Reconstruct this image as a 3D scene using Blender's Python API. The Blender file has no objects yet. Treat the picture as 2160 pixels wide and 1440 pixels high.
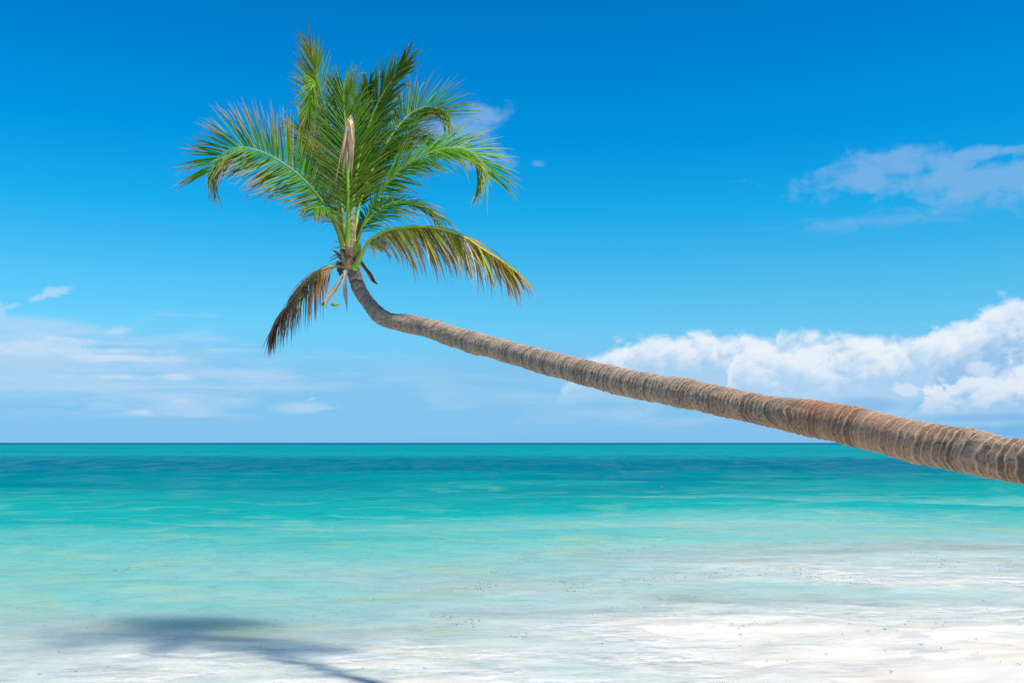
import bpy, math, random
import numpy as np
from mathutils import Vector

# ------------------------------------------------------------------ camera, sky, sun, exposure
scene = bpy.context.scene
COL = scene.collection
FPX, CX, HY, CAMH = 2100.0, 1080.0, 933.0, 2.8      # focal length in photo pixels, optical centre, horizon row, camera height

cam_data = bpy.data.cameras.new('camera')
cam_data.sensor_width = 36.0
cam_data.lens = 35.0
cam_data.shift_y = (HY - 720.0) / 2160.0
cam_data.clip_start = 0.05
cam_data.clip_end = 60000.0
cam = bpy.data.objects.new('camera', cam_data)
cam.location = (0, 0, CAMH)
cam.rotation_euler = (math.pi / 2, 0, 0)
COL.objects.link(cam)
scene.camera = cam

SUN_TO = Vector((0.48, -0.38, 1.0)).normalized()      # towards the sun
sun_data = bpy.data.lights.new('sun', 'SUN')
sun_data.energy = 5.0
sun_data.angle = math.radians(3.2)
sun_data.color = (1.0, 0.93, 0.82)
sun = bpy.data.objects.new('sun', sun_data)
sun.rotation_euler = (-SUN_TO).to_track_quat('-Z', 'Y').to_euler()
sun.location = (10, -6, 30)
COL.objects.link(sun)

scene.view_settings.view_transform = 'Standard'
scene.view_settings.look = 'None'
scene.view_settings.gamma = 1.0
scene.view_settings.exposure = 0.28
scene.view_settings.use_curve_mapping = False
scene.cycles.max_bounces = 8
scene.cycles.transparent_max_bounces = 24
scene.cycles.use_denoising = True


# ---- a small expression helper over shader math nodes
class X:
    def __init__(self, nt, s): self.nt, self.s = nt, s
    def _m(self, op, *a):
        n = self.nt.nodes.new('ShaderNodeMath'); n.operation = op
        for i, v in enumerate(a):
            if isinstance(v, X): self.nt.links.new(v.s, n.inputs[i])
            else: n.inputs[i].default_value = v
        return X(self.nt, n.outputs[0])
    def __add__(self, o): return self._m('ADD', self, o)
    __radd__ = __add__
    def __sub__(self, o): return self._m('SUBTRACT', self, o)
    def __rsub__(self, o): return self._m('SUBTRACT', o, self)
    def __mul__(self, o): return self._m('MULTIPLY', self, o)
    __rmul__ = __mul__
    def __truediv__(self, o): return self._m('DIVIDE', self, o)
    def __rtruediv__(self, o): return self._m('DIVIDE', o, self)
    def pow(self, e): return self._m('POWER', self, e)
    def sqrt(self): return self._m('SQRT', self)
    def exp(self): return self._m('EXPONENT', self)
    def abs(self): return self._m('ABSOLUTE', self)
    def sin(self): return self._m('SINE', self)
    def min(self, o): return self._m('MINIMUM', self, o)
    def max(self, o): return self._m('MAXIMUM', self, o)
    def atan2(self, o): return self._m('ARCTAN2', self, o)
    def step(self, a, b, kind='SMOOTHSTEP'):
        n = self.nt.nodes.new('ShaderNodeMapRange'); n.interpolation_type = kind; n.clamp = True
        self.nt.links.new(self.s, n.inputs['Value'])
        n.inputs['From Min'].default_value = a; n.inputs['From Max'].default_value = b
        if a > b:
            n.inputs['From Min'].default_value = b; n.inputs['From Max'].default_value = a
            n.inputs['To Min'].default_value = 1.0; n.inputs['To Max'].default_value = 0.0
        return X(self.nt, n.outputs['Result'])
    def lin(self, a, b): return self.step(a, b, 'LINEAR')

def vec(nt, x, y, z=0.0):
    n = nt.nodes.new('ShaderNodeCombineXYZ')
    for i, v in enumerate((x, y, z)):
        if isinstance(v, X): nt.links.new(v.s, n.inputs[i])
        else: n.inputs[i].default_value = v
    return n.outputs[0]

def noise(nt, v, scale=1.0, detail=4.0, rough=0.5, dist=0.0, out=0, flat=False):
    n = nt.nodes.new('ShaderNodeTexNoise'); n.noise_dimensions = '2D' if flat else '3D'
    n.inputs['Scale'].default_value = scale; n.inputs['Detail'].default_value = detail
    n.inputs['Roughness'].default_value = rough; n.inputs['Distortion'].default_value = dist
    nt.links.new(v, n.inputs['Vector'])
    return X(nt, n.outputs[out])

def voronoi(nt, v, scale=1.0, detail=2.0, rough=0.5):
    n = nt.nodes.new('ShaderNodeTexVoronoi'); n.voronoi_dimensions = '2D'; n.feature = 'F1'; n.normalize = True
    n.inputs['Scale'].default_value = scale; n.inputs['Detail'].default_value = detail; n.inputs['Roughness'].default_value = rough
    nt.links.new(v, n.inputs['Vector'])
    return X(nt, n.outputs['Distance'])

def mixc(nt, f, a, b, blend='MIX'):
    n = nt.nodes.new('ShaderNodeMix'); n.data_type = 'RGBA'; n.blend_type = blend
    n.clamp_factor = True
    for sock, v in ((n.inputs[0], f), (n.inputs[6], a), (n.inputs[7], b)):
        if isinstance(v, X): nt.links.new(v.s, sock)
        elif isinstance(v, bpy.types.NodeSocket): nt.links.new(v, sock)
        elif isinstance(v, (int, float)): sock.default_value = v
        else: sock.default_value = (*v[:3], 1.0)
    return n.outputs[2]

def ramp(nt, f, stops, interp='LINEAR'):
    n = nt.nodes.new('ShaderNodeValToRGB'); cr = n.color_ramp; cr.interpolation = interp
    while len(cr.elements) < len(stops): cr.elements.new(0.5)
    for e, (p, c) in zip(cr.elements, stops):
        e.position = p; e.color = (*c, 1.0)
    nt.links.new(f.s if isinstance(f, X) else f, n.inputs[0])
    return n.outputs[0]

def curve(nt, x, pts):
    n = nt.nodes.new('ShaderNodeFloatCurve')
    c = n.mapping.curves[0]
    while len(c.points) < len(pts): c.points.new(0.5, 0.5)
    for p, (a, b) in zip(c.points, pts): p.location = (a, b); p.handle_type = 'AUTO'
    n.mapping.update()
    nt.links.new(x.s, n.inputs['Value'])
    return X(nt, n.outputs[0])

def lin(r, g, b):
    f = lambda c: (c / 255 / 12.92) if c / 255 <= 0.04045 else ((c / 255 + 0.055) / 1.055) ** 2.4
    return (f(r), f(g), f(b))

# ---- world: Nishita sky with clouds laid on it by azimuth and elevation
SKY_STRENGTH = 0.0824
world = bpy.data.worlds.new('World'); scene.world = world; world.use_nodes = True
wt = world.node_tree; wt.nodes.clear()
sky = wt.nodes.new('ShaderNodeTexSky'); sky.sky_type = 'NISHITA'; sky.sun_disc = False
sky.sun_elevation = math.asin(SUN_TO.z); sky.sun_rotation = math.atan2(SUN_TO.x, SUN_TO.y)
sky.altitude = 0.0; sky.air_density = 1.0; sky.dust_density = 0.3; sky.ozone_density = 3.0
tc = wt.nodes.new('ShaderNodeTexCoord')
sep = wt.nodes.new('ShaderNodeSeparateXYZ'); wt.links.new(tc.outputs['Generated'], sep.inputs[0])
dx, dy, dz = (X(wt, sep.outputs[i]) for i in range(3))
AZ = dx.atan2(dy)                                    # 0 = out to sea, + to the right
EL = dz / ((dx * dx + dy * dy).sqrt() + 1e-4)        # tangent of the elevation

def ae(px, py):                                      # photo position -> azimuth, tan(elevation)
    u, v = (px - CX) / FPX, (HY - py) / FPX
    return math.atan(u), v / math.sqrt(1 + u * u)

gam = wt.nodes.new('ShaderNodeGamma'); gam.inputs[1].default_value = 1.0
wt.links.new(sky.outputs[0], gam.inputs[0])
hs = wt.nodes.new('ShaderNodeHueSaturation'); hs.inputs['Saturation'].default_value = 1.0
wt.links.new(gam.outputs[0], hs.inputs['Color'])
skycol = hs.outputs[0]
CLOUD_HOOK = skycol
def sk(r, g, b): return tuple(c / 0.1 for c in lin(r, g, b))

# clear-air grade by elevation (all azimuths alike): a clean tropical sky, deep blue overhead
NISH = [(0.004, (.573, .549, .42)), (0.025, (.586, .626, .517)), (0.063, (.462, .593, .608)), (0.111, (.34, .494, .619)),
        (0.159, (.267, .412, .582)), (0.230, (.202, .325, .514)), (0.301, (.165, .273, .458)), (0.373, (.142, .238, .416)), (0.442, (.127, .215, .386))]
WANT = [(120, 187, 230), (121, 190, 232), (118, 196, 237), (106, 200, 241), (80, 188, 237), (26, 169, 233), (2, 149, 224), (0, 134, 213), (0, 122, 203)]
stops = [(e / 1.5, tuple(0.5 * a / b for a, b in zip(lin(*w), n))) for (e, n), w in zip(NISH, WANT)]
stops.append((0.85, (.24, .48, .72)))
grade = ramp(wt, EL.lin(0.0, 1.5), stops)
skycol = mixc(wt, 1.0, skycol, grade, 'MULTIPLY')
skycol = mixc(wt, 1.0, skycol, (2.0, 2.0, 2.0), 'MULTIPLY')

# fields shared by the clouds
def n2(sx, sy, off, scale, detail, rough=.55, dist=0.0): return noise(wt, vec(wt, AZ * sx + off, EL * sy + off * .37), scale, detail, rough, dist, flat=True)
fine = n2(1, 1.25, 3.1, 24.0, 5)
streak = n2(7, 52, 5.3, 1.0, 5, .55, .3)
soft = n2(5, 14, 2.2, 1.0, 2)
wisp = n2(19, 40, 21.0, 1.0, 5, .62, .9)
WU, WV = AZ + (fine - .5) * .035, EL * 1.15 + (fine - .5) * .030
puff = 1.0 - voronoi(wt, vec(wt, WU, WV), 26.0, 3.0, .6)                    # rounded cauliflower lobes
puff_s = 1.0 - voronoi(wt, vec(wt, WU + .004, WV + .007), 26.0, 3.0, .6)   # the same, a little towards the sun
relief = (puff - puff_s) * 3.0

def blob(px, py, rx, ry, rot=0.0):
    a0, e0 = ae(px, py)
    A, B = AZ - a0, EL - e0
    if rot:
        c, s = math.cos(rot), math.sin(rot)
        A, B = A * c + B * s, B * c - A * s
    A = A * (FPX / rx); B = B * (FPX / ry)
    return 1.0 - (A * A + B * B).sqrt()
def union(spec):
    f = None
    for q in spec:
        g = blob(*q); f = g if f is None else f.max(g)
    return f
def lay(col, f, c): return mixc(wt, f, col, c)

# 1 distant low veil all round the horizon
veil = (EL + (soft - 0.5) * 0.05 + (streak - 0.5) * 0.03).step(0.115, 0.060)
skycol = lay(skycol, veil * 0.72, sk(134, 195, 236))
veil_light = (streak * .6 + soft * .4 - 0.47).step(0.0, 0.20) * EL.step(0.10, 0.05) * EL.step(0.004, 0.03)
skycol = lay(skycol, veil_light * 0.7, sk(160, 206, 238))
# 2 thin high patches
m = union(((2000, 378, 300, 36), (1815, 372, 105, 48), (1910, 352, 90, 42), (2110, 385, 170, 42), (2130, 318, 120, 16), (955, 285, 120, 50, .1), (1015, 245, 66, 30), (1035, 330, 60, 26)))
skycol = lay(skycol, (m * .9 + (fine - .5) * 1.5 + (puff - .62) * 1.5 + (wisp - .5) * .9 + .05).step(0.0, 0.85) * .66, sk(136, 184, 231))
m = union(((1860, 464, 270, 22, .02), (2010, 445, 190, 36), (1132, 346, 16, 7)))
skycol = lay(skycol, (m * .8 + (wisp - .5) * 2.2).step(0.05, 1.0) * .50, sk(126, 182, 233))
# 3 left-hand stratus
m = union(((30, 748, 470, 72), (-400, 740, 500, 70), (160, 800, 330, 26), (390, 852, 140, 30), (640, 860, 70, 14), (520, 790, 260, 18)))
skycol = lay(skycol, (m + (streak - .5) * 2.6 + .25).step(0.0, 1.1) * .78, sk(180, 214, 243))
m = union(((250, 753, 170, 18), (60, 732, 280, 26), (368, 796, 56, 15), (245, 741, 62, 12), (230, 795, 120, 10), (385, 845, 40, 10), (655, 842, 20, 5, .3), (300, 868, 30, 8)))
skycol = lay(skycol, (m * .9 + (streak - .5) * 1.6 + (wisp - .5) * 1.8).step(0.0, 0.9) * .72, sk(206, 226, 247))
m = union(((88, 624, 70, 12, .35), (20, 645, 46, 12, .35), (252, 700, 34, 17, .2), (3, 655, 14, 24)))
skycol = lay(skycol, (m + (wisp - .5) * 2.6).step(0.0, 0.9) * .55, sk(206, 226, 247))
# 4 right-hand cumulus bank: ranks of towers, sunlit crests over blue-grey bodies
def crest(pts, gain, lo=-0.62, hi=0.62):
    q = []
    for px, py in pts:
        a, e = ae(px, py)
        q.append(((a - lo) / (hi - lo), e / 0.25))
    q = [(0.0, q[0][1])] + q + [(1.0, q[-1][1])]
    return curve(wt, AZ.lin(lo, hi), q) * 0.25 + ((puff - .62) * 1.0 + (fine - 0.5) * 0.5) * gain
def rank(col, top, edge, body_from, body_to, lit, shade, alpha, foot):
    d = top - EL                                       # how far below the crest
    m = d.step(0.0, edge)
    sh = (d - relief * .024 - (puff - .6) * .05 + (fine - .5) * .03).step(body_from, body_to)
    c = mixc(wt, sh, sk(*lit), sk(*shade))
    return lay(col, m * (EL + (fine - .5) * .02).step(foot[0], foot[1]) * alpha, c)
m = union(((1830, 805, 500, 105), (2150, 790, 280, 130), (1480, 780, 300, 60)))
skycol = lay(skycol, (m + (soft - .5) * 1.2 + (fine - .5) * 1.2).step(0.0, 0.9) * .78, sk(178, 213, 243))
topA = crest(((1080, 980), (1180, 820), (1250, 748), (1330, 715), (1400, 700), (1560, 703), (1700, 700), (1860, 702), (1960, 692), (2060, 660), (2160, 632), (2300, 640)), 0.030)
skycol = rank(skycol, topA, 0.012, -0.002, 0.044, (238, 244, 251), (166, 206, 240), 0.90, (0.03, 0.09))
topB = crest(((1080, 990), (1500, 900), (1580, 735), (1700, 745), (1800, 728), (1900, 715), (1960, 690), (2000, 700), (2060, 800), (2160, 830), (2300, 820)), 0.050)
skycol = rank(skycol, topB, 0.010, -0.002, 0.048, (236, 243, 251), (170, 208, 241), 0.80, (0.02, 0.07))
topC = crest(((1080, 990), (1880, 930), (1960, 800), (2040, 735), (2110, 680), (2160, 655), (2300, 650)), 0.05)
skycol = rank(skycol, topC, 0.010, -0.010, 0.03, (196, 219, 243), (148, 194, 235), 0.9, (0.012, 0.05))
topD = crest(((1080, 990), (1850, 930), (1960, 830), (2020, 815), (2090, 805), (2150, 780), (2200, 765), (2300, 770)), 0.06)
skycol = rank(skycol, topD, 0.007, 0.004, 0.032, (230, 239, 249), (160, 202, 238), 0.85, (0.012, 0.05))
m = union(((2155, 695, 44, 40), (2150, 805, 46, 24), (2075, 782, 24, 16), (1905, 824, 26, 9)))
skycol = lay(skycol, (m * .8 + (puff - .62) * 3.0 + (wisp - .5) * 3.0).step(0.0, 0.9) * .55, sk(228, 238, 249))
m = union(((2100, 880, 200, 13), (1830, 853, 100, 18), (2080, 908, 280, 16)))
skycol = lay(skycol, (m + (streak - .5) * 1.6).step(0.0, 0.9) * .5, sk(108, 172, 226))
m = union(((1390, 892, 130, 14), (1330, 870, 60, 22)))
skycol = lay(skycol, (m + (wisp - .5) * 2.0 + (fine - .5)).step(0.0, 1.2) * .45, sk(178, 212, 243))
CLOUD_HOOK = skycol

world.cycles.sampling_method = 'MANUAL'; world.cycles.sample_map_resolution = 128
bg = wt.nodes.new('ShaderNodeBackground'); bg.inputs['Strength'].default_value = SKY_STRENGTH
wt.links.new(CLOUD_HOOK, bg.inputs['Color'])
wo = wt.nodes.new('ShaderNodeOutputWorld'); wt.links.new(bg.outputs[0], wo.inputs['Surface'])

# ------------------------------------------------------------------ helpers
random.seed(7)
rng = np.random.default_rng(11)

def tag(o, label=None, cat=None, group=None, kind=None):
    for k, v in (('label', label), ('category', cat), ('group', group), ('kind', kind)):
        if v: o[k] = v
    return o

def mesh_obj(name, verts, faces, mat, parent=None, smooth=True, attrs=None, colors=None):
    me = bpy.data.meshes.new(name)
    verts = np.asarray(verts, dtype=np.float32)
    if isinstance(faces, np.ndarray):
        nf, k = faces.shape
        me.vertices.add(len(verts)); me.vertices.foreach_set('co', verts.ravel())
        me.loops.add(nf * k); me.loops.foreach_set('vertex_index', faces.astype(np.int32).ravel())
        me.polygons.add(nf)
        me.polygons.foreach_set('loop_start', np.arange(0, nf * k, k, dtype=np.int32))
        me.polygons.foreach_set('loop_total', np.full(nf, k, dtype=np.int32))
        me.update(calc_edges=True)
    else:
        me.from_pydata([tuple(map(float, v)) for v in verts], [], faces)
    if smooth: me.polygons.foreach_set('use_smooth', [True] * len(me.polygons))
    for k, a in (attrs or {}).items():
        at = me.attributes.new(k, 'FLOAT', 'POINT'); at.data.foreach_set('value', np.asarray(a, dtype=np.float32))
    if colors is not None:
        ca = me.color_attributes.new('tint', 'FLOAT_COLOR', 'POINT')
        c = np.ones((len(verts), 4), np.float32); c[:, :3] = colors
        ca.data.foreach_set('color', c.ravel())
    me.materials.append(mat); me.update(); me.validate()
    o = bpy.data.objects.new(name, me); COL.objects.link(o)
    if parent is not None: o.parent = parent
    return o

def grid_faces(nr, nc):
    i = np.arange(nr * nc).reshape(nr, nc)
    return np.stack([i[:-1, :-1].ravel(), i[:-1, 1:].ravel(), i[1:, 1:].ravel(), i[1:, :-1].ravel()], 1)

def at(px, py, d):                                    # a place seen at photo position px, py and d metres out
    return np.array([(px - CX) / FPX * d, d, CAMH + (HY - py) / FPX * d])

def catmull(P, n):
    P = np.asarray(P, float); m = len(P)
    Q = np.vstack([2 * P[0] - P[1], P, 2 * P[-1] - P[-2]])
    t = np.linspace(0, m - 1, n); k = np.minimum(t.astype(int), m - 2); u = (t - k)[:, None]
    a, b, c, d = Q[k], Q[k + 1], Q[k + 2], Q[k + 3]
    return 0.5 * (2 * b + (c - a) * u + (2 * a - 5 * b + 4 * c - d) * u ** 2 + (3 * b - a - 3 * c + d) * u ** 3)

def resample(C, n, extra=None):
    s = np.concatenate([[0], np.cumsum(np.linalg.norm(np.diff(C[:, :3], axis=0), axis=1))])
    t = np.linspace(0, s[-1], n)
    return np.stack([np.interp(t, s, C[:, k]) for k in range(C.shape[1])], 1), s[-1]

def frames(C):
    T = np.gradient(C, axis=0); T /= np.linalg.norm(T, axis=1)[:, None]
    N = np.zeros_like(T); up = np.array([0, 0, 1.0])
    if abs(T[0] @ up) > 0.9: up = np.array([0, -1.0, 0])
    v = up - T[0] * (up @ T[0]); N[0] = v / np.linalg.norm(v)
    for i in range(1, len(C)):
        v = N[i - 1] - T[i] * (N[i - 1] @ T[i]); N[i] = v / np.linalg.norm(v)
    return T, N, np.cross(T, N)

def tube(C, R, sides=8, flat=1.0, NB=None):
    T, N, B = frames(C) if NB is None else NB
    a = np.linspace(0, 2 * np.pi, sides, endpoint=False)
    V = C[:, None] + np.asarray(R)[:, None, None] * (np.cos(a)[None, :, None] * N[:, None] * flat + np.sin(a)[None, :, None] * B[:, None])
    n = len(C); i = np.arange(n * sides).reshape(n, sides); j = np.roll(i, -1, 1)
    F = np.stack([i[:-1].ravel(), j[:-1].ravel(), j[1:].ravel(), i[1:].ravel()], 1)
    return V.reshape(-1, 3), F

def sines(x, y, lam, n, seed, aniso=1.0):
    r = np.random.default_rng(seed); out = np.zeros_like(x)
    for _ in range(n):
        l = lam * np.exp(r.normal(0, .35)); th = r.uniform(0, 2 * np.pi); p = r.uniform(0, 2 * np.pi)
        out += np.sin(2 * np.pi / l * (np.cos(th) * x / aniso + np.sin(th) * y) + p)
    return out / math.sqrt(n / 2)

def fbm(x, y, lam, octs, seed, aniso=1.0, gain=.5):
    o = np.zeros_like(x); a = 1.0
    for k in range(octs):
        o += a * sines(x, y, lam / 2 ** k, 9, seed + k, aniso); a *= gain
    return o

def material(name):
    m = bpy.data.materials.new(name); m.use_nodes = True; m.node_tree.nodes.clear()
    nt = m.node_tree; out = nt.nodes.new('ShaderNodeOutputMaterial')
    return m, nt, out

def attr(nt, name, color=False):
    n = nt.nodes.new('ShaderNodeAttribute'); n.attribute_name = name
    return n.outputs['Color'] if color else X(nt, n.outputs['Fac'])

def position(nt):
    g = nt.nodes.new('ShaderNodeNewGeometry'); s = nt.nodes.new('ShaderNodeSeparateXYZ')
    nt.links.new(g.outputs['Position'], s.inputs[0])
    return [X(nt, s.outputs[i]) for i in range(3)] + [g.outputs['Position']]

def bump(nt, h, dist, strength=1.0, normal=None):
    b = nt.nodes.new('ShaderNodeBump'); b.inputs['Distance'].default_value = dist; b.inputs['Strength'].default_value = strength
    nt.links.new(h.s, b.inputs['Height'])
    if normal is not None: nt.links.new(normal, b.inputs['Normal'])
    return b.outputs[0]

def setin(nt, sock, v):
    if isinstance(v, X): nt.links.new(v.s, sock)
    elif isinstance(v, bpy.types.NodeSocket): nt.links.new(v, sock)
    elif isinstance(v, tuple) and len(v) == 3: sock.default_value = (*v, 1.0)
    else: sock.default_value = v

def principled(nt, color, rough=0.6, normal=None, spec=0.5):
    p = nt.nodes.new('ShaderNodeBsdfPrincipled')
    setin(nt, p.inputs['Base Color'], color); setin(nt, p.inputs['Roughness'], rough)
    p.inputs['Specular IOR Level'].default_value = spec
    if normal is not None: nt.links.new(normal, p.inputs['Normal'])
    return p.outputs[0]

def shmix(nt, f, a, b):
    n = nt.nodes.new('ShaderNodeMixShader')
    setin(nt, n.inputs[0], f); nt.links.new(a, n.inputs[1]); nt.links.new(b, n.inputs[2])
    return n.outputs[0]

# ------------------------------------------------------------------ the sand (beach and sea bed in one sheet) and the sea
def bed(x, y):
    s = y - 6.5 * np.tanh((x - .5) / 6.5)
    d = np.interp(s, [-60, 0, 6, 9, 13, 17, 22, 30, 48, 75, 120, 200, 900, 1500, 4000],
                  [-2.2, -1.0, -.22, -.03, .045, .11, .27, .56, 1.1, 1.9, 2.6, 2.9, 3.3, 9, 30])
    near = np.exp(-np.maximum(y - 10, 0) / 30)
    d = d + near * (0.042 * fbm(x, y, 5.5, 4, 3, 2.0) + 0.012 * fbm(x, y, 1.3, 3, 40, 1.8))
    d = d + (1 - near) * 0.18 * fbm(x, y, 16, 3, 90, 2.2) * np.clip((y - 15) / 30, 0, 1)
    return -d

def sheet(y0, y1, rows, cols, half, near_rows=0, yb=None):
    # rows uniform in 1/y so that distant ground is not over-divided
    ys = 1.0 / np.linspace(1.0 / y0, 1.0 / y1, rows)
    if near_rows: ys = np.concatenate([np.linspace(yb, y0, near_rows, endpoint=False), ys])
    c = np.linspace(-1, 1, cols); c = 0.62 * c + 0.38 * c ** 3
    W = half(np.maximum(ys, 1.0))
    return c[None, :] * W[:, None], np.repeat(ys[:, None], cols, 1), np.gradient(ys)[:, None]

x, y, _ = sheet(9.0, 30000.0, 330, 330, lambda v: 16 + 1.1 * v, 60, -40.0)
z = bed(x, y)
V = np.stack([x, y, z], -1).reshape(-1, 3)

m_sand, nt, out = material('coral_sand')
px_, py_, pz_, pos = position(nt)
n1 = noise(nt, vec(nt, px_ * 0.6, py_ * 1.0, 0.0), 1.3, 6, .6)
n2 = noise(nt, pos, 55.0, 4, .6)
n3 = noise(nt, vec(nt, px_ * 0.5, py_ * 1.6, 4.0), 3.0, 5, .6, .6)
col = ramp(nt, n1, [(0.30, (.55, .50, .41)), (0.52, (.62, .585, .515)), (0.72, (.66, .635, .585))])
col = mixc(nt, (n2 - .5).step(.12, .3) * 0.25, col, (.40, .33, .25))
nt.links.new(principled(nt, col, 0.75, bump(nt, n3 * 0.012 + n2 * 0.002, 1.0, 0.8), 0.3), out.inputs[0])
ground = mesh_obj('sand_beach', V, grid_faces(*x.shape), m_sand)
tag(ground, 'white coral sand of the beach, running out under the sea', kind='structure')

x, y, gy = sheet(8.0, 30000.0, 620, 480, lambda v: 16 + 0.95 * v, 24, -2.0)
sea_z = np.zeros_like(x)
r = np.random.default_rng(5)
for k in range(44):                                   # wind ripples and low swell rolling to the beach
    lam = 0.5 * 1.13 ** k * .9
    if lam > 26: break
    th = r.normal(-math.pi / 2 + 0.12, 0.38)
    amp = 0.0075 * lam ** 0.72 * r.uniform(.6, 1.3)
    fade = np.clip(lam / (3.2 * np.abs(gy)) - 0.25, 0, 1)
    ph = 2 * np.pi / lam * (np.cos(th) * x + np.sin(th) * y) + r.uniform(0, 6.28) + 1.1 * sines(x, y, lam * 4.5, 5, 200 + k)
    sea_z += fade * amp * np.sin(ph)
b = bed(x, y)
shoal = np.clip((-b + 0.10) / 0.9, 0.06, 1)
sea_z = sea_z * shoal
film = 0.006 + 0.004 * fbm(x, y, 3.0, 3, 77, 2.5)       # thin swash left on the sand
sea_z = np.where(b + film > sea_z, sea_z * 0 + np.maximum(sea_z, np.minimum(b + film, 0.10)), sea_z)
depth = sea_z - b
V = np.stack([x, y, sea_z], -1).reshape(-1, 3)

m_sea, nt, out = material('lagoon_water')
px_, py_, pz_, pos = position(nt)
D = attr(nt, 'depth').max(0.0)
dist = (px_ * px_ + py_ * py_).sqrt()
# sea-grass beds far out, as patches in plan
g1 = noise(nt, vec(nt, px_ * 0.011, py_ * 0.028, 1.0), 1.0, 5, .55, .3)
g2 = noise(nt, vec(nt, px_ * 0.05, py_ * 0.16, 2.0), 1.0, 4, .6)
grass = (py_ + (g1 - .5) * 110 + (g2 - .5) * 60).step(48, 112) * (py_ + (g1 - .5) * 120).step(235, 150)
grass = grass + ((g1 * .5 + g2 * .5).step(.48, .60) * py_.step(200, 300) * 0.6)
deep = (py_ + (g1 - .5) * 300).step(900, 1500)
tint = ramp(nt, D.lin(0.0, 3.2), [(0.0, (.69, .70, .69)), (0.03, (.53, .61, .59)), (0.08, (.285, .455, .425)), (0.15, (.13, .385, .35)), (0.30, (.006, .285, .262)), (0.60, (.0, .195, .20)), (1.0, (.0, .235, .25))])
tint = mixc(nt, grass.min(1.0) * 0.85, tint, (.0, .105, .165))
tint = mixc(nt, deep, tint, (.0, .10, .20))
patch = noise(nt, vec(nt, px_ * 0.40, py_ * 0.70, 5.0), 1.0, 4, .55, .5)
tint = mixc(nt, patch.step(.48, .72) * D.step(1.9, .10) * 0.42, tint, (.34, .41, .20))
cloudy = 1.0 - (D * -6.0).exp()
absorb = nt.nodes.new('ShaderNodeCombineColor')
for i, k in enumerate((-1.5, -.28, -.30)): setin(nt, absorb.inputs[i], (D * k).exp())
tr = nt.nodes.new('ShaderNodeBsdfTransparent'); nt.links.new(absorb.outputs[0], tr.inputs[0])
di = nt.nodes.new('ShaderNodeSubsurfaceScattering'); di.falloff = 'BURLEY'; setin(nt, di.inputs['Color'], tint)
di.inputs['Scale'].default_value = 2.4; di.inputs['Radius'].default_value = (.8, 1.0, 1.0)
body = shmix(nt, cloudy, tr.outputs[0], di.outputs[0])
# milky suspended foam in the shallows
fo = noise(nt, vec(nt, px_ * 0.5, py_ * 1.3, 9.0), 1.6, 7, .62, .8)
fo2 = noise(nt, vec(nt, px_ * 0.9, py_ * 2.6, 19.0), 3.2, 6, .6, 1.2)
foam = (fo * .6 + fo2 * .4).step(.44, .66) * D.step(.14, .01) * 0.45
foam = foam.max((fo2 * .5 + fo * .5).step(.47, .60) * D.step(.004, .03) * D.step(.085, .04) * .6)
fd = nt.nodes.new('ShaderNodeBsdfDiffuse'); fd.inputs[0].default_value = (.73, .73, .71, 1)
body = shmix(nt, foam, body, fd.outputs[0])
# surface ripples, and the patches where the breeze roughens the water
w1 = noise(nt, vec(nt, px_ * 0.55, py_ * 1.5, 0.0), 1.7, 4, .55, .5)
w2 = noise(nt, vec(nt, px_ * 0.8, py_ * 2.0, 3.0), 5.0, 2, .5, .3)
b1 = noise(nt, vec(nt, px_ * 1.1, py_ * 1.5, 13.0), 1.0, 4, .6, .5)
b2 = noise(nt, vec(nt, px_ * 0.32, py_ * 0.10, 14.0), 1.0, 6, .72, .6)
calm = D.step(-.02, .5) * .75 + .25
nrm = bump(nt, (w1 * 0.30 + w2 * 0.07) * calm, 1.0, 1.0)
gl = nt.nodes.new('ShaderNodeBsdfGlossy'); gl.inputs['Roughness'].default_value = 0.14; nt.links.new(nrm, gl.inputs['Normal'])
fr = nt.nodes.new('ShaderNodeFresnel'); fr.inputs['IOR'].default_value = 1.33; nt.links.new(nrm, fr.inputs['Normal'])
breeze = (b1.step(.36, .66) * 1.15 + .12) * dist.step(90, 25) + (b2.step(.42, .66) * 1.25 + .04) * dist.step(25, 90)
breeze = breeze * (1.0 - dist.step(90, 500) * .55)
surf = shmix(nt, (X(nt, fr.outputs[0]) * .66 * breeze).min(0.40), body, gl.outputs[0])
nt.links.new(surf, out.inputs[0])
sea = mesh_obj('sea', V, grid_faces(*x.shape), m_sea, attrs={'depth': depth.ravel()})
tag(sea, 'clear turquoise lagoon water shelving onto the white beach', kind='structure')

# ------------------------------------------------------------------ drifting seaweed scraps
m_weed, nt, out = material('seaweed')
_, _, _, pos = position(nt)
nt.links.new(principled(nt, ramp(nt, noise(nt, pos, 9.0, 3), [(.3, (.08, .08, .055)), (.6, (.15, .135, .08)), (.8, (.16, .19, .07))]), 0.55), out.inputs[0])

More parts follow.
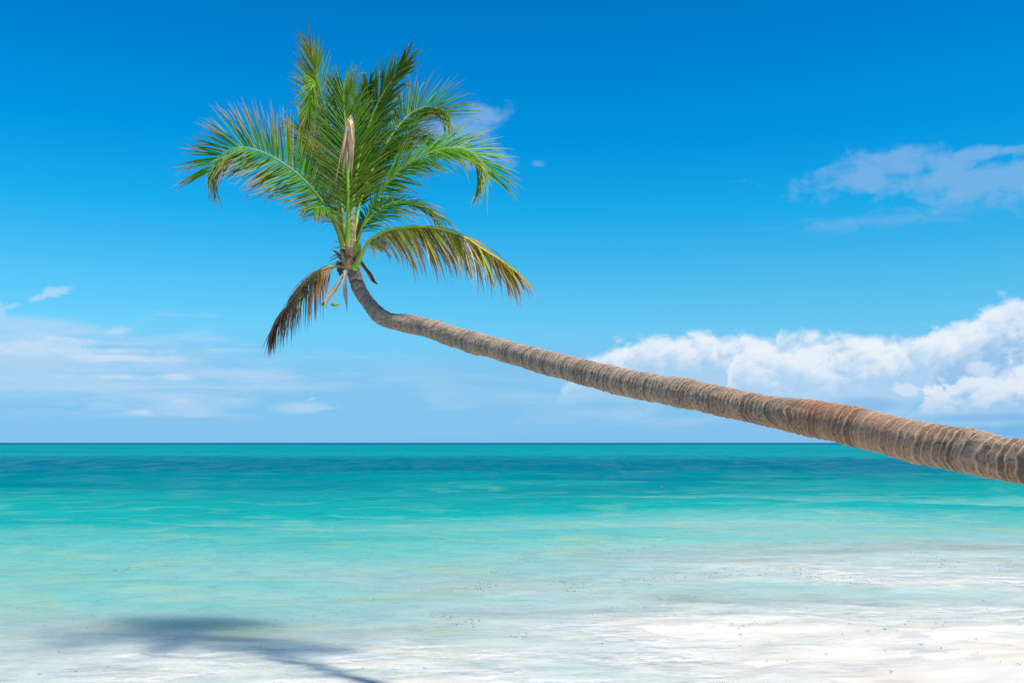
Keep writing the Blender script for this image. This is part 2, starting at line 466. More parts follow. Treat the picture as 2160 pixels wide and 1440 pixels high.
def water_at(px, py):
    d = FPX * CAMH / (py - HY)
    return (px - CX) / FPX * d, d
wv, wf = [], []
def scrap(wx, wy, size):
    n = 5; th = random.uniform(0, math.pi); bend = random.gauss(0, 1.2)
    p = np.array([wx, wy]); zb = max(0.0, float(bed(np.array([wx]), np.array([wy]))[0])) + 0.016
    base = len(wv)
    for i in range(n):
        d = np.array([math.cos(th), math.sin(th)]); q = np.array([-d[1], d[0]])
        w = size * 0.05 * math.sin(math.pi * (i + .6) / (n + .2)) + .002
        hz = zb + 0.010 * math.sin(i * 1.3 + th)
        for sgn in (-1, 1): wv.append((*(p + q * w * sgn), hz + .004 * sgn))
        p = p + d * size / (n - 1); th += bend / n
    for i in range(n - 1):
        k = base + 2 * i; wf.append((k, k + 1, k + 3, k + 2))
lines = [((0, 1209), (250, 1203), 60, 2.0), ((250, 1203), (420, 1190), 25, 2.5), ((330, 1188), (560, 1165), 40, 6), ((560, 1165), (860, 1152), 45, 4), ((650, 1160), (720, 1155), 30, 2.5),
         ((1000, 1245), (1030, 1232), 50, 6), ((1040, 1215), (1110, 1180), 70, 7), ((1130, 1172), (1400, 1160), 60, 6), ((1340, 1235), (1400, 1210), 60, 8), ((1400, 1215), (1660, 1205), 70, 6), ((900, 1290), (990, 1318), 45, 6),
         ((1190, 1225), (1230, 1250), 40, 8), ((1660, 1200), (1800, 1235), 60, 4), ((1690, 1225), (1760, 1230), 30, 3), ((1800, 1215), (1880, 1255), 30, 4), ((1930, 1170), (2020, 1195), 40, 8), ((2120, 1190), (2160, 1200), 30, 5), ((1250, 1290), (1420, 1270), 50, 7), ((1080, 1345), (1110, 1340), 14, 3), ((1540, 1330), (1600, 1310), 14, 6)]
for (a, b_, n, sp) in lines:
    for _ in range(int(n * .8)):
        t = random.random()
        scrap(*water_at(a[0] + (b_[0] - a[0]) * t + random.gauss(0, sp * 2.5), a[1] + (b_[1] - a[1]) * t + random.gauss(0, sp * .9)), min(.16, .022 * math.exp(random.gauss(.25, .6))))
for _ in range(150):
    scrap(*water_at(random.uniform(-40, 2200), random.choice((random.uniform(1150, 1440), random.uniform(1180, 1330)))), min(.16, .022 * math.exp(random.gauss(.25, .6))))
weed = mesh_obj('seaweed_scraps', wv, wf, m_weed, smooth=False)
tag(weed, 'dark scraps of seaweed drifting in thin lines on the shallow water', 'seaweed', kind='stuff')

# ------------------------------------------------------------------ the leaning coconut palm
palm = bpy.data.objects.new('coconut_palm', None); COL.objects.link(palm)
tag(palm, 'coconut palm leaning out over the shallow water from the right', 'palm tree')
ROOT = np.array([8.9, 0.6, float(bed(np.array([8.9]), np.array([0.6]))[0])])
palm.location = ROOT
def local(V): return np.asarray(V, float) - ROOT

TR = [(744, 566, 12.5, 25), (750, 590, 12.45, 28), (762, 617, 12.4, 28.5), (780, 643, 12.3, 29), (798, 663, 12.2, 31), (820, 675, 12.1, 33), (848, 681, 11.95, 36), (901, 691, 11.6, 40), (984, 718, 11.05, 44.5), (1100, 750, 10.3, 47.5),
      (1230, 785, 9.5, 53), (1345, 811, 8.85, 58), (1470, 835, 8.2, 61), (1591, 861, 7.7, 64), (1670, 876, 7.35, 69), (1725, 886, 7.15, 75.5), (1775, 894, 6.95, 80), (1860, 913, 6.65, 85), (1934, 931, 6.4, 88), (2060, 954, 6.05, 91), (2165, 974, 5.75, 93.5)]
P = [(*at(a, b_, d), w * d / FPX / 2) for a, b_, d, w in TR]
P += [(4.3, 4.5, 2.42, .135), (5.9, 3.0, 2.02, .145), (7.4, 1.7, 1.50, .165), (8.5, .85, .95, .20), (8.95, .55, ROOT[2] + .12, .26), (9.0, .52, ROOT[2] - .35, .30)]
C4, LEN = resample(catmull(P, 900), 2300)
C, R = C4[:, :3], C4[:, 3]
T, N, B = frames(C)
SIDES = 72
ang = np.linspace(0, 2 * np.pi, SIDES + 1)
al = np.linspace(0, LEN, len(C))
r = np.random.default_rng(21)
# leaf-scar ring positions, closer together towards the crown
pos_, rings = 0.05, []
while pos_ < LEN:
    rings.append(pos_)
    far = np.interp(pos_, [0, 1.2, 2.5, 5, 8, LEN], [.034, .036, .042, .050, .066, .075])
    pos_ += far * r.uniform(.50, 1.30)
rings = np.array(rings)
A2, L2 = np.meshgrid(ang, al)
wob = 0.016 * np.sin(A2 + 0.9 + 0.25 * np.sin(L2 * 1.3)) + 0.007 * np.sin(2 * A2 + L2 * 2.1) + 0.0045 * np.sin(5 * A2 + L2 * 7.0) + .003 * np.sin(9 * A2 + L2 * 13)
scar_zone = np.exp(-((L2 - al[np.argmin(np.abs(C[:, 0] - at(1655, 876, 7.4)[0]))]) / .22) ** 2)
wob += scar_zone * 0.05 * np.sin(A2 * 2 + 1.0)
S2 = np.clip(L2 + wob, rings[0], rings[-1] - 1e-3)
k = np.searchsorted(rings, S2, side='right') - 1
ph = (S2 - rings[k]) / (rings[k + 1] - rings[k])
h_k = r.uniform(.45, 1.35, len(rings) + 1)
amp = np.interp(L2, [0, 1.4, 3, 8, LEN], [.004, .0036, .0046, .0060, .0062]) * h_k[k]
saw = np.where(ph < .80, .15 + .85 * (ph / .80) ** 0.75, 1 - ((ph - .80) / .20) ** .8)           # slope up to a lip, then a sharp groove
rough = 0.0022 * sines(L2 * 3, A2 * .15, .16, 12, 61) + 0.0010 * sines(L2, A2 * .14, .045, 14, 62) + .004 * sines(L2, A2 * .14, .5, 8, 63)
seam = np.minimum(1, np.minimum(A2, 2 * np.pi - A2) / .3)
disp = amp * (saw - .5) * 1.25 + rough * seam
RR = R[:, None] + disp
V = C[:, None] + RR[..., None] * (np.cos(A2)[..., None] * N[:, None] + np.sin(A2)[..., None] * B[:, None])

m_trunk, nt, out = material('palm_bark')
lo, rg, an, rt = attr(nt, 'along'), attr(nt, 'ring'), attr(nt, 'round'), attr(nt, 'ring_tone')
uvv = vec(nt, lo * 1.0, an * 1.0, 0.0)
big = noise(nt, vec(nt, lo, an, 0.0), 3.2, 4, .55)
mott = noise(nt, vec(nt, lo * 1.6, an * 1.0, 3.0), 26.0, 6, .72)
grain = noise(nt, vec(nt, lo * 1.0, an * 3.4, 7.0), 60.0, 5, .6)
crk = noise(nt, vec(nt, lo * 0.5, an * 2.6, 11.0), 34.0, 5, .62, .4)
cool = ramp(nt, mott, [(.28, (.075, .056, .042)), (.48, (.255, .190, .140)), (.70, (.50, .39, .285))])
warm = ramp(nt, mott, [(.28, (.075, .048, .032)), (.48, (.27, .165, .102)), (.70, (.55, .355, .215))])
f = (lo + (big - .5) * 3.0).step(4.2, 7.6)
col = mixc(nt, f, cool, warm)
col = mixc(nt, big.step(.52, .70) * .55, col, (.33, .27, .20))            # pale lichen bloom
col = mixc(nt, (rt - .5).max(0.0) * 1.0, col, (.48, .35, .24))              # some rings paler
col = mixc(nt, (.5 - rt).max(0.0) * 1.3, col, (.10, .072, .052))              # some rings weathered dark
lip = rg.step(.68, .80) * rg.step(.90, .82)
col = mixc(nt, lip * (.35 + grain * .5), col, (.54, .43, .33))
dirt = rg.step(.86, .97) + rg.step(.10, .0)
col = mixc(nt, dirt.min(1.0) * .72, col, (.045, .034, .027))
cracks = crk.step(.64, .70)
col = mixc(nt, cracks * .8, col, (.03, .022, .018))
red = attr(nt, 'burr')
col = mixc(nt, (red * (.35 + mott * .7)).min(.6), col, (.36, .150, .075))
hgt = mott * .8 + grain * .7 - cracks * .9 + big * .6
nt.links.new(principled(nt, col, .85, bump(nt, hgt, .011, 1.0), .25), out.inputs[0])
li = al[np.argmin(np.abs(C[:, 0] - at(1745, 890, 7.05)[0]))]
burr = np.exp(-((L2 - li) / .17) ** 2) * (0.55 + .45 * np.sin(A2 * 1.0 + 2.2)) + .35 * np.exp(-((L2 - li - .5) / .5) ** 2) * np.clip(np.cos(A2 - .1), 0, 1)
tone = np.clip(.5 + .30 * r.normal(0, 1, len(rings) + 1), 0, 1)[k]
trunk = mesh_obj('trunk', local(V.reshape(-1, 3)), grid_faces(len(C), SIDES + 1)[:, ::-1], m_trunk, palm,
                 attrs={'along': L2.ravel(), 'round': (A2 * .13).ravel(), 'ring': ph.ravel(), 'ring_tone': tone.ravel(), 'burr': burr.ravel()})

# ---- frond materials
def leaf_material(name, rough, trans, thick=0.3):
    m, nt, out = material(name)
    c = attr(nt, 'tint', True)
    _, _, _, pos = position(nt)
    v = noise(nt, pos, 6.0, 4, .6); v2 = noise(nt, pos, 45.0, 3, .6)
    hsv = nt.nodes.new('ShaderNodeHueSaturation'); nt.links.new(c, hsv.inputs['Color'])
    nt.links.new((v2 * 1.2 + v * .8 + .1).s, hsv.inputs['Value'])
    p = principled(nt, hsv.outputs[0], rough, None, .30)
    t = nt.nodes.new('ShaderNodeBsdfTranslucent'); nt.links.new(hsv.outputs[0], t.inputs[0])
    nt.links.new(shmix(nt, trans, p, t.outputs[0]), out.inputs[0])
    return m
m_leaf = leaf_material('palm_leaflet', .42, .45)
m_stem = leaf_material('palm_stalk', .5, .0)
m_dry = leaf_material('dry_bract', .7, .12)

GREEN, DEEP, LIME, YEL = (.080, .300, .012), (.026, .150, .010), (.26, .44, .02), (.50, .40, .03)
ORG, BROWN, TAN, ASH, DARK = (.40, .17, .03), (.20, .10, .055), (.52, .36, .23), (.60, .50, .42), (.08, .05, .037)
def lerp(a, b_, t): return np.asarray(a) * (1 - t) + np.asarray(b_) * t

def frond(name, pts, up, n=95, bare=.18, L=.62, a0=66, a1=16, vee=18, droop=.25, lean=0., green=GREEN, tip=TAN, dead=.12, tipdry=.22,
          w=.0205, ends=.55, peak=.35, endL=.35, stem=((.20, .27, .04), (.14, .28, .03)), r0=.024, flare=1.0, sides=(1, 1), seed=0, curl=0., messy=1.0, yellow=.0, endcol=None, burn=None, deepmix=.8):
    rs = np.random.default_rng(seed + 100)
    raw = np.array([at(*p) for p in pts])
    C, ln = resample(catmull(raw, 260), 90)
    T = np.gradient(C, axis=0); T /= np.linalg.norm(T, axis=1)[:, None]
    up = np.asarray(up, float)
    ups = np.repeat(up[None], 90, 0) if up.ndim == 1 else np.stack([np.interp(np.linspace(0, 1, 90), np.linspace(0, 1, len(up)), up[:, q]) for q in range(3)], 1)
    N = ups - T * (ups * T).sum(1)[:, None]; N /= np.linalg.norm(N, axis=1)[:, None]
    S = np.cross(T, N)
    # stalk
    t = np.linspace(0, 1, 90)
    R = r0 * ((1 - t) ** .8 * .86 + .07) + .022 * flare * np.exp(-t * 22)
    sv, sf = tube(C, R, 8, .75, (T, N, S))
    sc = np.repeat(np.array([lerp(stem[0], stem[1], u) for u in t]), 8, 0)
    o = mesh_obj('frond', local(sv), sf, m_stem, palm, colors=sc)
    # leaflets
    V, F, K = [], [], []
    SEG = 9
    down = np.array([0, 0, -1.0])
    n = int(n * 1.15)
    for i in range(n):
        u = bare + (1 - bare) * ((i + .5) / n) ** 1.0
        for sgn, use in ((-1, sides[0]), (1, sides[1])):
            if rs.random() > use: continue
            uu = min(1.0, max(0, u + rs.normal(0, .004)))
            j = uu * 89; j0 = min(int(j), 88); q = j - j0
            p = C[j0] * (1 - q) + C[j0 + 1] * q; tt, nn, ss = T[j0], N[j0], S[j0]
            e = min(1.0, max(0.0, (uu - bare) / (1 - bare)))
            prof = (.45 + .55 * math.sin(min(1, e / peak) * math.pi / 2)) if e < peak else lerp(1.0, endL, ((e - peak) / (1 - peak)) ** 1.4)
            ll = L * float(prof) * rs.uniform(.82, 1.1)
            an = math.radians(a0 + (a1 - a0) * e ** 1.15 + rs.normal(0, 4.5 * messy))
            ve = math.radians(vee + rs.normal(0, 9 * messy))
            d = math.cos(an) * tt + math.sin(an) * (math.cos(ve) * sgn * ss + math.sin(ve) * nn)
            d /= np.linalg.norm(d)
            is_dead = rs.random() < dead * (1.0 if e > .1 else 2.0)
            dr = droop * rs.uniform(.6, 1.5) * (1.9 if is_dead else 1.0)
            kink = rs.uniform(.3, .7) if (rs.random() < .16 * messy) else 2.0
            wd = w * rs.uniform(.75, 1.15) * (.55 if is_dead else 1.0)
            wob_ = rs.normal(0, .12 * messy, 3) + (np.array([0, 0, 0]))
            base = len(V)
            pc, dc = p.copy(), d.copy()
            fold = rs.uniform(.35, .8)
            gcol = lerp(green, DEEP, rs.uniform(0, deepmix)) * rs.uniform(.75, 1.3); gcol = lerp(gcol, LIME, max(0, rs.normal(.09, .19)))
            e = min(max(e, 0.0), 1.0); ye = yellow if not hasattr(yellow, '__len__') else float(np.interp(e, np.linspace(0, 1, len(yellow)), yellow))
            gcol = lerp(gcol, YEL if rs.random() < .6 else ORG, np.clip(ye + rs.normal(0, .18) * (ye > 0), 0, 1))
            if endcol is not None: gcol = lerp(gcol, endcol, np.clip((e - ends) / .25 + rs.normal(0, .15), 0, 1))
            td = tipdry * rs.uniform(.3, 1.7)
            dc_col = lerp(BROWN, tip, rs.random()); 
            if rs.random() < .12: dc_col = lerp(dc_col, DARK, .8)
            for s in range(SEG + 1):
                f = s / SEG
                wp = wd * .5 * (min(1, .35 + f * 5) * (1 - f ** 2.3) + .03)
                side = np.cross(dc, nn); side /= (np.linalg.norm(side) + 1e-9)
                nor = np.cross(side, dc)
                V.append(pc - side * wp + nor * wp * fold); V.append(pc); V.append(pc + side * wp + nor * wp * fold)
                cc = lerp(gcol, dc_col, np.clip((f - (1 - td)) / max(.05, td * .55), 0, 1)) if not is_dead else lerp(lerp(gcol, dc_col, .7), dc_col, min(1, f * 3))
                if burn is not None and not is_dead: cc = lerp(cc, burn, .75 * math.exp(-((f - (1 - td)) / .16) ** 2))
                K += [cc, cc * .92, cc]
                pc = pc + dc * ll / SEG
                g = dr * (.25 + 1.5 * f) * 2.2 / SEG
                if f > kink: g += .35
                dc = dc + down * g + wob_ / SEG + curl * nn / SEG * f
                dc /= np.linalg.norm(dc)
            for s in range(SEG):
                k_ = base + 3 * s
                F += [(k_, k_ + 1, k_ + 4, k_ + 3), (k_ + 1, k_ + 2, k_ + 5, k_ + 4)]
    lf = mesh_obj('leaflets', local(np.array(V)), np.array(F), m_leaf, o, colors=np.array(K))
    lf['kind'] = 'stuff'
    if name: o['label'] = name
    return o

def q1(X_, Y_): return 350 + X_ / 2.769, 60 + Y_ / 2.769      # two reading scales of the photo
def q2(X_, Y_): return 540 + X_ / 3.6, 450 + Y_ / 3.6
def path(q, *pts): return [(*q(a, b_), d) for a, b_, d in pts]

TOWARD = (0, -1, .35)
frond('big green frond arching out to the left, drooping at its tip', path(q1, (1040, 1290, 12.45), (1000, 1180, 12.42), (920, 1020, 12.35), (780, 860, 12.2), (620, 750, 12.05), (490, 700, 11.95), (400, 700, 11.9), (325, 738, 11.9), (275, 795, 11.9), (245, 850, 11.9)),
      [(.25, -.95, .3), (.2, -.95, .4), (-.2, -.9, .5)], n=116, bare=.24, L=.74, a0=70, a1=44, vee=4, droop=.03, green=GREEN, tip=(.50, .34, .24), burn=(.32, .22, .04), dead=.07, tipdry=.32, peak=.30, endL=.70, seed=1, messy=.75)
frond('narrow frond standing highest, its tip brown', path(q1, (1050, 1290, 12.5), (1030, 1050, 12.6), (990, 760, 12.7), (935, 480, 12.75), (888, 310, 12.75), (868, 220, 12.7), (845, 140, 12.65)),
      (.35, -.9, .1), n=80, bare=.50, L=.56, a0=68, a1=10, vee=8, droop=.04, deepmix=.3, green=(.20, .36, .018), tip=BROWN, dead=.03, tipdry=.18, peak=.3, endL=.62, endcol=(.30, .12, .05), ends=.86, sides=(1, .55), seed=2, yellow=[.0, .05, .1, .35], messy=1.0)
frond('upright frond in the middle of the crown', path(q1, (1062, 1290, 12.4), (1065, 1050, 12.3), (1060, 800, 12.3), (1050, 600, 12.4), (1042, 460, 12.5), (1036, 360, 12.6)),
      (-.15, -1, .1), n=96, bare=.22, L=.76, a0=58, a1=14, vee=8, droop=.0, green=(.09, .26, .014), tip=TAN, dead=.03, tipdry=.12, peak=.3, endL=.60, seed=3, yellow=[.25, .1, .0, .05], stem=((.24, .36, .03), GREEN), r0=.034, messy=1.0)
frond('tall dark green frond rising right of the middle', path(q1, (1078, 1290, 12.5), (1090, 1050, 12.6), (1130, 760, 12.7), (1210, 500, 12.7), (1300, 330, 12.65), (1355, 260, 12.6), (1400, 190, 12.55)),
      (.2, -1, .1), n=104, bare=.24, L=.66, a0=50, a1=12, vee=8, droop=.0, green=(.024, .13, .010), tip=TAN, dead=.02, tipdry=.10, peak=.3, endL=.45, seed=4, yellow=[0, 0, 0, .1], stem=((.24, .36, .03), (.2, .3, .04)), r0=.034, messy=1.0)
frond('frond reaching up to the right with a drooping tip', path(q1, (1095, 1260, 12.6), (1130, 1030, 12.7), (1210, 820, 12.85), (1310, 640, 12.95), (1410, 515, 13.0), (1510, 462, 13.0), (1600, 470, 12.95), (1660, 505, 12.9)),
      [(-.3, -.95, .4), (-.2, -.9, .5), (.1, -.9, .5)], n=98, bare=.24, L=.70, a0=56, a1=42, vee=8, droop=.03, green=GREEN, tip=BROWN, burn=(.34, .24, .04), dead=.05, tipdry=.24, peak=.45, endL=.7, seed=5, stem=(LIME, (.30, .34, .10)), messy=1.0, yellow=[0, 0, .1])
frond('long green frond arching out to the right', path(q1, (1100, 1310, 12.4), (1150, 1150, 12.25), (1240, 980, 12.0), (1370, 830, 11.8), (1520, 735, 11.65), (1680, 697, 11.6), (1785, 722, 11.6), (1850, 785, 11.6), (1885, 860, 11.6)),
      [(-.3, -.8, .7), (-.1, -.75, .8), (.3, -.75, .7)], n=116, bare=.22, L=.76, a0=58, a1=42, vee=-6, droop=.09, green=(.17, .44, .02), tip=TAN, burn=(.34, .26, .04), dead=.05, tipdry=.16, peak=.32, endL=.66, seed=6, stem=((.20, .28, .03), (.26, .36, .06)), messy=.75)
frond('yellowing frond hanging right with dry brown leaflets', path(q2, (745, 415, 12.36), (785, 350, 12.3), (835, 250, 12.2), (900, 180, 12.1), (1000, 128, 12.0), (1150, 103, 11.9), (1300, 103, 11.8), (1450, 130, 11.75), (1580, 178, 11.7), (1720, 270, 11.7), (1850, 350, 11.7), (1940, 420, 11.7)),
      [(-.3, -.6, .8), (.1, -.6, .8), (.4, -.75, .5)], n=105, bare=.16, L=.76, a0=58, a1=26, vee=-48, droop=.46, deepmix=.12, green=(.46, .56, .03), tip=ASH, dead=.36, tipdry=.55, w=.034, burn=(.55, .22, .04), peak=.3, endL=.62, seed=7, yellow=[.0, .15, .45, .5, .4], stem=((.24, .42, .04), (.44, .40, .06)), r0=.034, flare=1.7, messy=1.2)
frond('dead brown frond hanging down to the left', path(q2, (690, 400, 12.5), (620, 402, 12.45), (540, 410, 12.4), (455, 455, 12.35), (360, 540, 12.3), (255, 680, 12.3), (172, 800, 12.3), (128, 895, 12.3)),
      [(.1, -.6, .8), (-.6, -.6, .6), (-.8, -.6, .2)], n=100, bare=.12, L=.70, a0=60, a1=12, vee=-30, droop=.60, deepmix=.0, green=(.42, .26, .02), burn=(.46, .15, .05), tip=(.42, .27, .19), dead=.5, tipdry=.75, w=.028, peak=.25, endL=.5, seed=8, yellow=[.5, .5, .6], endcol=(.32, .18, .11), ends=.4, stem=((.34, .26, .03), (.20, .12, .07)), r0=.028, messy=1.3)
frond('short dark frond behind the long right-hand one', path(q1, (1100, 1290, 12.7), (1150, 1160, 12.8), (1240, 1060, 12.9), (1360, 1010, 13.0), (1480, 1030, 13.05), (1570, 1090, 13.05)),
      [(-.2, -.6, .9), (.2, -.5, .9)], n=74, bare=.16, L=.64, a0=60, a1=24, vee=-10, droop=.25, green=DEEP, tip=TAN, dead=.16, tipdry=.32, peak=.3, endL=.7, seed=9, stem=(GREEN, GREEN))
frond('slender frond with a browned bent tip, right of the middle', path(q1, (1090, 1270, 12.7), (1130, 1020, 12.8), (1200, 850, 12.9), (1310, 720, 12.95), (1430, 645, 13.0), (1510, 660, 13.0), (1555, 725, 13.0)),
      [(-.2, -.8, .6), (.2, -.7, .8)], n=85, bare=.24, L=.62, a0=52, a1=16, vee=0, droop=.10, green=(.08, .25, .016), tip=BROWN, dead=.08, tipdry=.2, peak=.3, endL=.4, seed=10, endcol=(.24, .20, .04), ends=.8)
frond('upright frond at the back with a crumpled tip', path(q1, (1075, 1280, 12.8), (1095, 980, 12.95), (1125, 700, 13.05), (1155, 520, 13.1), (1172, 400, 13.1), (1195, 340, 13.05)),
      (.1, -1, .15), n=70, bare=.34, L=.52, a0=44, a1=14, vee=8, droop=.04, green=DEEP, tip=TAN, dead=.04, tipdry=.12, peak=.3, endL=.5, seed=11)
frond('short frond left of the middle with dry leaflet tips', path(q1, (1045, 1280, 12.7), (1000, 1060, 12.85), (940, 870, 13.0), (875, 730, 13.1), (820, 640, 13.15), (785, 580, 13.15)),
      (.2, -1, .3), n=80, bare=.24, L=.64, a0=58, a1=22, vee=8, droop=.06, green=(.08, .22, .016), tip=ASH, dead=.10, tipdry=.3, peak=.35, endL=.5, seed=12, yellow=[.1, .1, .2])
frond('old frond drooping toward the beach, low left of the heart', path(q1, (1040, 1280, 12.4), (1005, 1160, 12.2), (960, 1080, 11.95), (915, 1040, 11.7), (870, 1050, 11.5)),
      (.2, -.3, 1), n=50, bare=.3, L=.46, a0=60, a1=20, vee=-25, droop=.45, green=(.11, .28, .02), tip=BROWN, dead=.2, tipdry=.3, peak=.3, endL=.6, seed=16, w=.02)
frond('folded lime tip hanging down at upper left', path(q1, (1040, 1280, 12.6), (1000, 900, 12.65), (940, 560, 12.6), (905, 390, 12.5), (876, 316, 12.4), (852, 360, 12.35), (838, 470, 12.32), (830, 560, 12.32)),
      [(.3, -.9, 0), (.3, -.9, 0), (-.6, -.8, 0)], n=34, bare=.78, L=.30, a0=40, a1=14, vee=0, droop=.2, deepmix=.15, green=LIME, tip=TAN, dead=.02, tipdry=.15, peak=.3, endL=.6, seed=17, r0=.02)


# ---- crown heart, bracts, fruit
def strip(name, pts, widths, mat, cols, cup=.35, facing=(0, -1, .1), label=None, seg=24):
    C, ln = resample(catmull(np.array([at(*p) for p in pts]), 120), seg)
    T = np.gradient(C, axis=0); T /= np.linalg.norm(T, axis=1)[:, None]
    nn = np.asarray(facing, float); S = np.cross(T, nn); S /= np.linalg.norm(S, axis=1)[:, None]; Nn = np.cross(S, T)
    t = np.linspace(0, 1, seg); W = np.interp(t, np.linspace(0, 1, len(widths)), widths)
    V = []; K = []; na = 7
    for side_ in (1, -1):                              # closed, thin shell
        for i in range(seg):
            for a in np.linspace(-1, 1, na):
                V.append(C[i] + S[i] * W[i] * a * .5 + Nn[i] * (W[i] * cup * (a * a - .5) + .004 * side_) + S[i] * .02 * W[i] * math.sin(i * 1.7 + a * 3))
                K.append(lerp(cols[0], cols[1], t[i]) * (1 - .25 * abs(math.sin(a * 5 + i * .05))))
    f = grid_faces(seg, na); F = np.vstack([f, f[:, ::-1] + seg * na])
    o = mesh_obj(name, local(np.array(V)), F, mat, palm, colors=np.array(K))
    if label: o['label'] = label
    return o

def lump(name, c, axis, length, rad, mat, cols, parent=palm, prof=None, sides=14, label=None, rough=0.):
    axis = np.asarray(axis, float); axis /= np.linalg.norm(axis); c = np.asarray(c, float)
    n = 16; t = np.linspace(0, 1, n)
    Cc = c[None] + axis[None] * ((t - .5) * length)[:, None]
    Rr = rad * (np.sin(np.pi * np.clip(t, .012, .988)) ** .62 if prof is None else np.interp(t, np.linspace(0, 1, len(prof)), prof))
    V, F = tube(Cc, Rr, sides)
    if rough: V = V + np.random.default_rng(3).normal(0, rough, V.shape)
    K = np.repeat(np.array([lerp(cols[0], cols[1], u) for u in t]), sides, 0)
    o = mesh_obj(name, local(V), F, mat, parent, colors=K)
    if label: o['label'] = label
    return o

# fibrous crown shaft
cs = np.array([at(742, 578, 12.5), at(738, 556, 12.5), at(736, 535, 12.5), at(737, 512, 12.5), at(740, 490, 12.52), at(742, 462, 12.55), at(743, 440, 12.55)])
Cc, _ = resample(catmull(cs, 90), 60); t = np.linspace(0, 1, 60)
Rr = np.interp(t, [0, .1, .2, .38, .55, .75, 1], [.070, .088, .092, .080, .062, .040, .012]) + .004 * np.sin(t * 70)
V, F = tube(Cc, Rr, 22)
ph_ = np.tile(np.linspace(0, 2 * np.pi, 22, endpoint=False), 60); tt_ = np.repeat(t, 22)
V = V + np.stack([.006 * np.sin(ph_ * 4 + tt_ * 19), .006 * np.cos(ph_ * 5 - tt_ * 23), .0 * ph_], 1)
K = np.array([lerp(lerp((.70, .38, .17), (.30, .26, .10), min(1, u * 1.7)), (.32, .22, .13), .5 + .5 * math.sin(p_ * 3 + u * 30)) * 1.0 for u, p_ in zip(tt_, ph_)])
heart = mesh_obj('crown_shaft', local(V), F, m_dry, palm, colors=K); heart['label'] = 'brown fibrous heart where the stalks meet'

strip('dry_bract', path(q2, (690, 430, 12.38), (676, 500, 12.34), (676, 580, 12.32), (684, 660, 12.3), (694, 745, 12.3)), [.05, .035, .05, .06, .045, .02, .004], m_dry, ((.62, .55, .46), (.46, .38, .30)), label='long pale dry bract hanging beside the trunk top')
strip('dry_bract', path(q2, (660, 460, 12.36), (625, 530, 12.33), (580, 590, 12.3), (545, 645, 12.28), (528, 700, 12.28), (530, 748, 12.28)), [.025, .03, .035, .055, .065, .05, .02, .012], m_dry, ((.36, .25, .17), (.52, .42, .32)), label='twisted tan bract hanging over the dead frond')
strip('dry_bract', path(q2, (780, 350, 12.6), (815, 400, 12.6), (860, 460, 12.6), (890, 510, 12.6), (922, 538, 12.6)), [.05, .05, .045, .06, .05, .01], m_dry, ((.20, .13, .09), (.10, .07, .055)), label='dark withered bract sticking out right of the trunk top')
strip('dry_bract', path(q2, (655, 350, 12.55), (625, 315, 12.55), (600, 290, 12.55), (580, 280, 12.55)), [.05, .045, .03, .005], m_dry, ((.16, .11, .08), (.10, .08, .06)))
strip('flower_sheath', path(q2, (655, 220, 12.4), (635, 140, 12.38), (618, 80, 12.36), (615, 35, 12.36)), [.03, .05, .05, .004], m_dry, ((.22, .13, .09), (.11, .05, .045)), cup=.6, label='pointed brown flower sheath left of the stalks')
strip('flower_sheath', path(q2, (770, 230, 12.4), (775, 150, 12.36), (785, 90, 12.34), (790, 35, 12.34)), [.03, .05, .055, .004], m_dry, ((.24, .14, .09), (.15, .06, .06)), cup=.6, label='pointed reddish flower sheath right of the stalks')
# central dead leaf, hanging folded in front of the crown
V, F, K = [], [], []
rs = np.random.default_rng(4)
top = at(*q1(1072, 532), 11.75)
for i in range(34):
    a = rs.normal(0, 1); ln = rs.uniform(.25, 1.0); p = top + np.array([rs.normal(0, .012) + .02 * (i % 3 == 0), rs.normal(0, .03), -.02 + rs.normal(0, .035)])
    sway = rs.normal(-.06, .05) + (.10 if i % 9 == 0 else 0); base = len(V); w_ = rs.uniform(.012, .040)
    d = np.array([a * .05, rs.normal(0, .1), .25])
    ct = lerp((.68, .43, .22), (.82, .60, .36), rs.random()); ce = lerp((.36, .22, .15), (.16, .11, .08), rs.random())
    for s in range(10):
        f = s / 9; wp = w_ * .5 * (1 - f ** 2) + .003; th = a * 1.2 + f * 2
        sd = np.array([math.cos(th), math.sin(th), 0])
        V += [p - sd * wp, p + np.array([0, -wp * .6, 0]), p + sd * wp]; K += [lerp(ct, ce, f ** 1.2)] * 3
        d = lerp(d, np.array([sway + a * .05 - .02, rs.normal(0, .03), -1.0]), .48); p = p + d * ln / 9.5
    for s in range(9):
        k_ = base + 3 * s; F += [(k_, k_ + 1, k_ + 4, k_ + 3), (k_ + 1, k_ + 2, k_ + 5, k_ + 4)]
dl = mesh_obj('dead_leaf', local(np.array(V)), np.array(F), m_dry, palm, colors=np.array(K)); dl['label'] = 'folded tan dead leaf hanging in the middle of the crown'

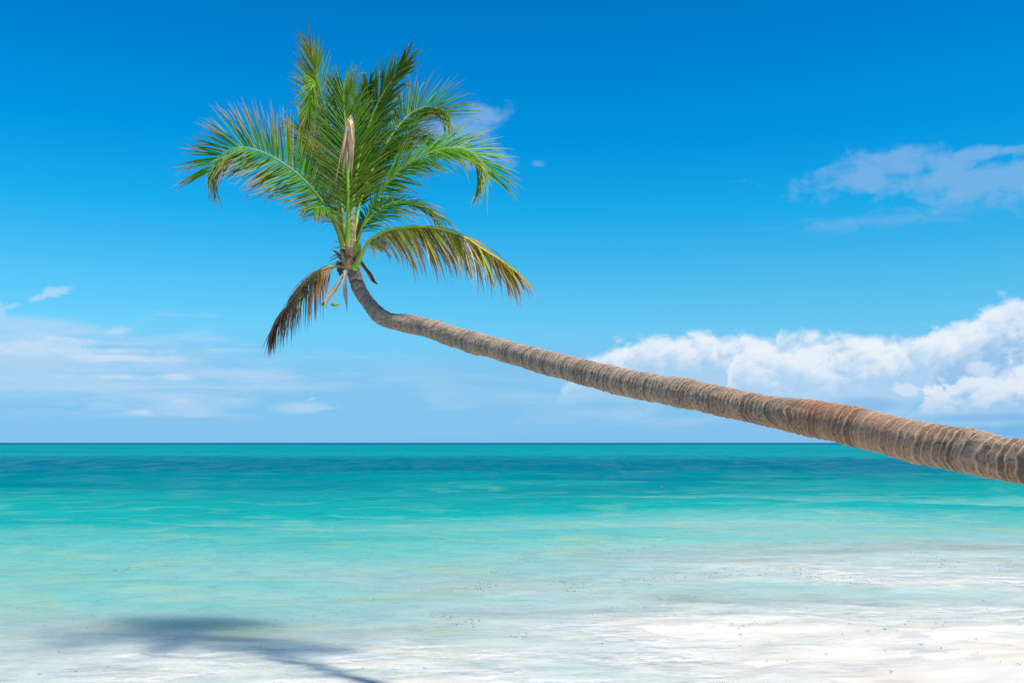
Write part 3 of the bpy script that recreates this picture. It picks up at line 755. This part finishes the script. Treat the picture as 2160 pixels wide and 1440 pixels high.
# nuts and their stalks
NUTG = ((.13, .25, .03), (.22, .36, .05))
lump('coconut', at(*q2(766, 255), 12.33), (.02, 0, 1), .155, .042, m_stem, NUTG, label='young green coconut against the crown heart')
lump('coconut', at(*q2(600, 692), 12.3), (1, 0, .02), .11, .027, m_stem, NUTG, label='small green coconut hanging below the dead frond')
lump('coconut', at(*q2(516, 684), 12.32), (.8, -.4, .5), .085, .026, m_stem, NUTG, label='small green coconut half hidden by a dry bract')
def stalk(name, pts, r_, cols, label=None):
    Cc, _ = resample(catmull(np.array([at(*p) for p in pts]), 60), 20)
    V, F = tube(Cc, np.linspace(r_, r_ * .5, 20), 6)
    o = mesh_obj(name, local(V), F, m_stem, palm, colors=np.repeat(np.array([lerp(cols[0], cols[1], u) for u in np.linspace(0, 1, 20)]), 6, 0))
    if label: o['label'] = label
for tx, ty in ((575, 688), (520, 676), (505, 650), (620, 640), (545, 610), (640, 620)):
    stalk('fruit_stalk', path(q2, (660, 480, 12.4), (620, 560, 12.34), ((600 + tx) / 2, (580 + ty) / 2, 12.32), (tx, ty, 12.31)), .006, ((.22, .17, .05), (.34, .32, .04)))
for tx, ty in ((770, 205), (800, 165), (745, 215), (812, 200), (650, 260), (640, 220), (735, 235), (790, 190)):
    stalk('fruit_stalk', path(q2, (720, 300, 12.42), ((720 + tx) / 2, (285 + ty) / 2, 12.36), (tx, ty, 12.34)), .007, ((.30, .26, .05), (.45, .34, .03)))

# old leaf bases, fibre and spent flower strands round the heart
for (X_, Y_, d), ax, ln, rad, cc in (((652, 402, 12.52), (.6, .2, -.5), .16, .045, (.05, .032, .024)), ((640, 440, 12.48), (.3, .1, -1), .17, .035, (.13, .075, .045)), ((665, 330, 12.42), (-.35, -.2, 1), .20, .040, (.34, .23, .14)),
                                    ((775, 300, 12.42), (.3, -.2, 1), .22, .040, (.36, .24, .15)), ((735, 260, 12.38), (.05, -.1, 1), .24, .050, (.40, .29, .18)), ((700, 250, 12.38), (-.1, -.1, 1), .20, .045, (.30, .21, .13)), ((715, 375, 12.40), (.1, -.2, .6), .17, .055, (.58, .32, .15))):
    lump('leaf_base', at(*q2(X_, Y_), d), ax, ln, rad, m_dry, (cc, tuple(.7 * v for v in cc)), prof=[.25, .85, 1.0, .9, .7, .45, .12], rough=.004)
rs = np.random.default_rng(9)
for i in range(16):
    sx, sy = rs.uniform(640, 665), rs.uniform(230, 420); ex, ey = sx - rs.uniform(40, 130), sy + rs.uniform(-50, 60)
    stalk('dry_strand', path(q2, (sx, sy, 12.45), ((sx + ex) / 2, (sy + ey) / 2 - rs.uniform(-8, 16), 12.42), (ex, ey + rs.uniform(0, 25), 12.4)), .0045, ((.22, .15, .10), (.12, .10, .09)))
for i in range(14):
    sx, sy = rs.uniform(800, 930), rs.uniform(150, 260); ey = sy + rs.uniform(60, 170)
    stalk('dry_strand', path(q2, (sx, sy, 12.2), (sx + rs.uniform(5, 40), sy + 30, 12.18), (sx + rs.uniform(10, 60), ey, 12.18)), .0045, ((.52, .40, .28), (.62, .52, .44)))
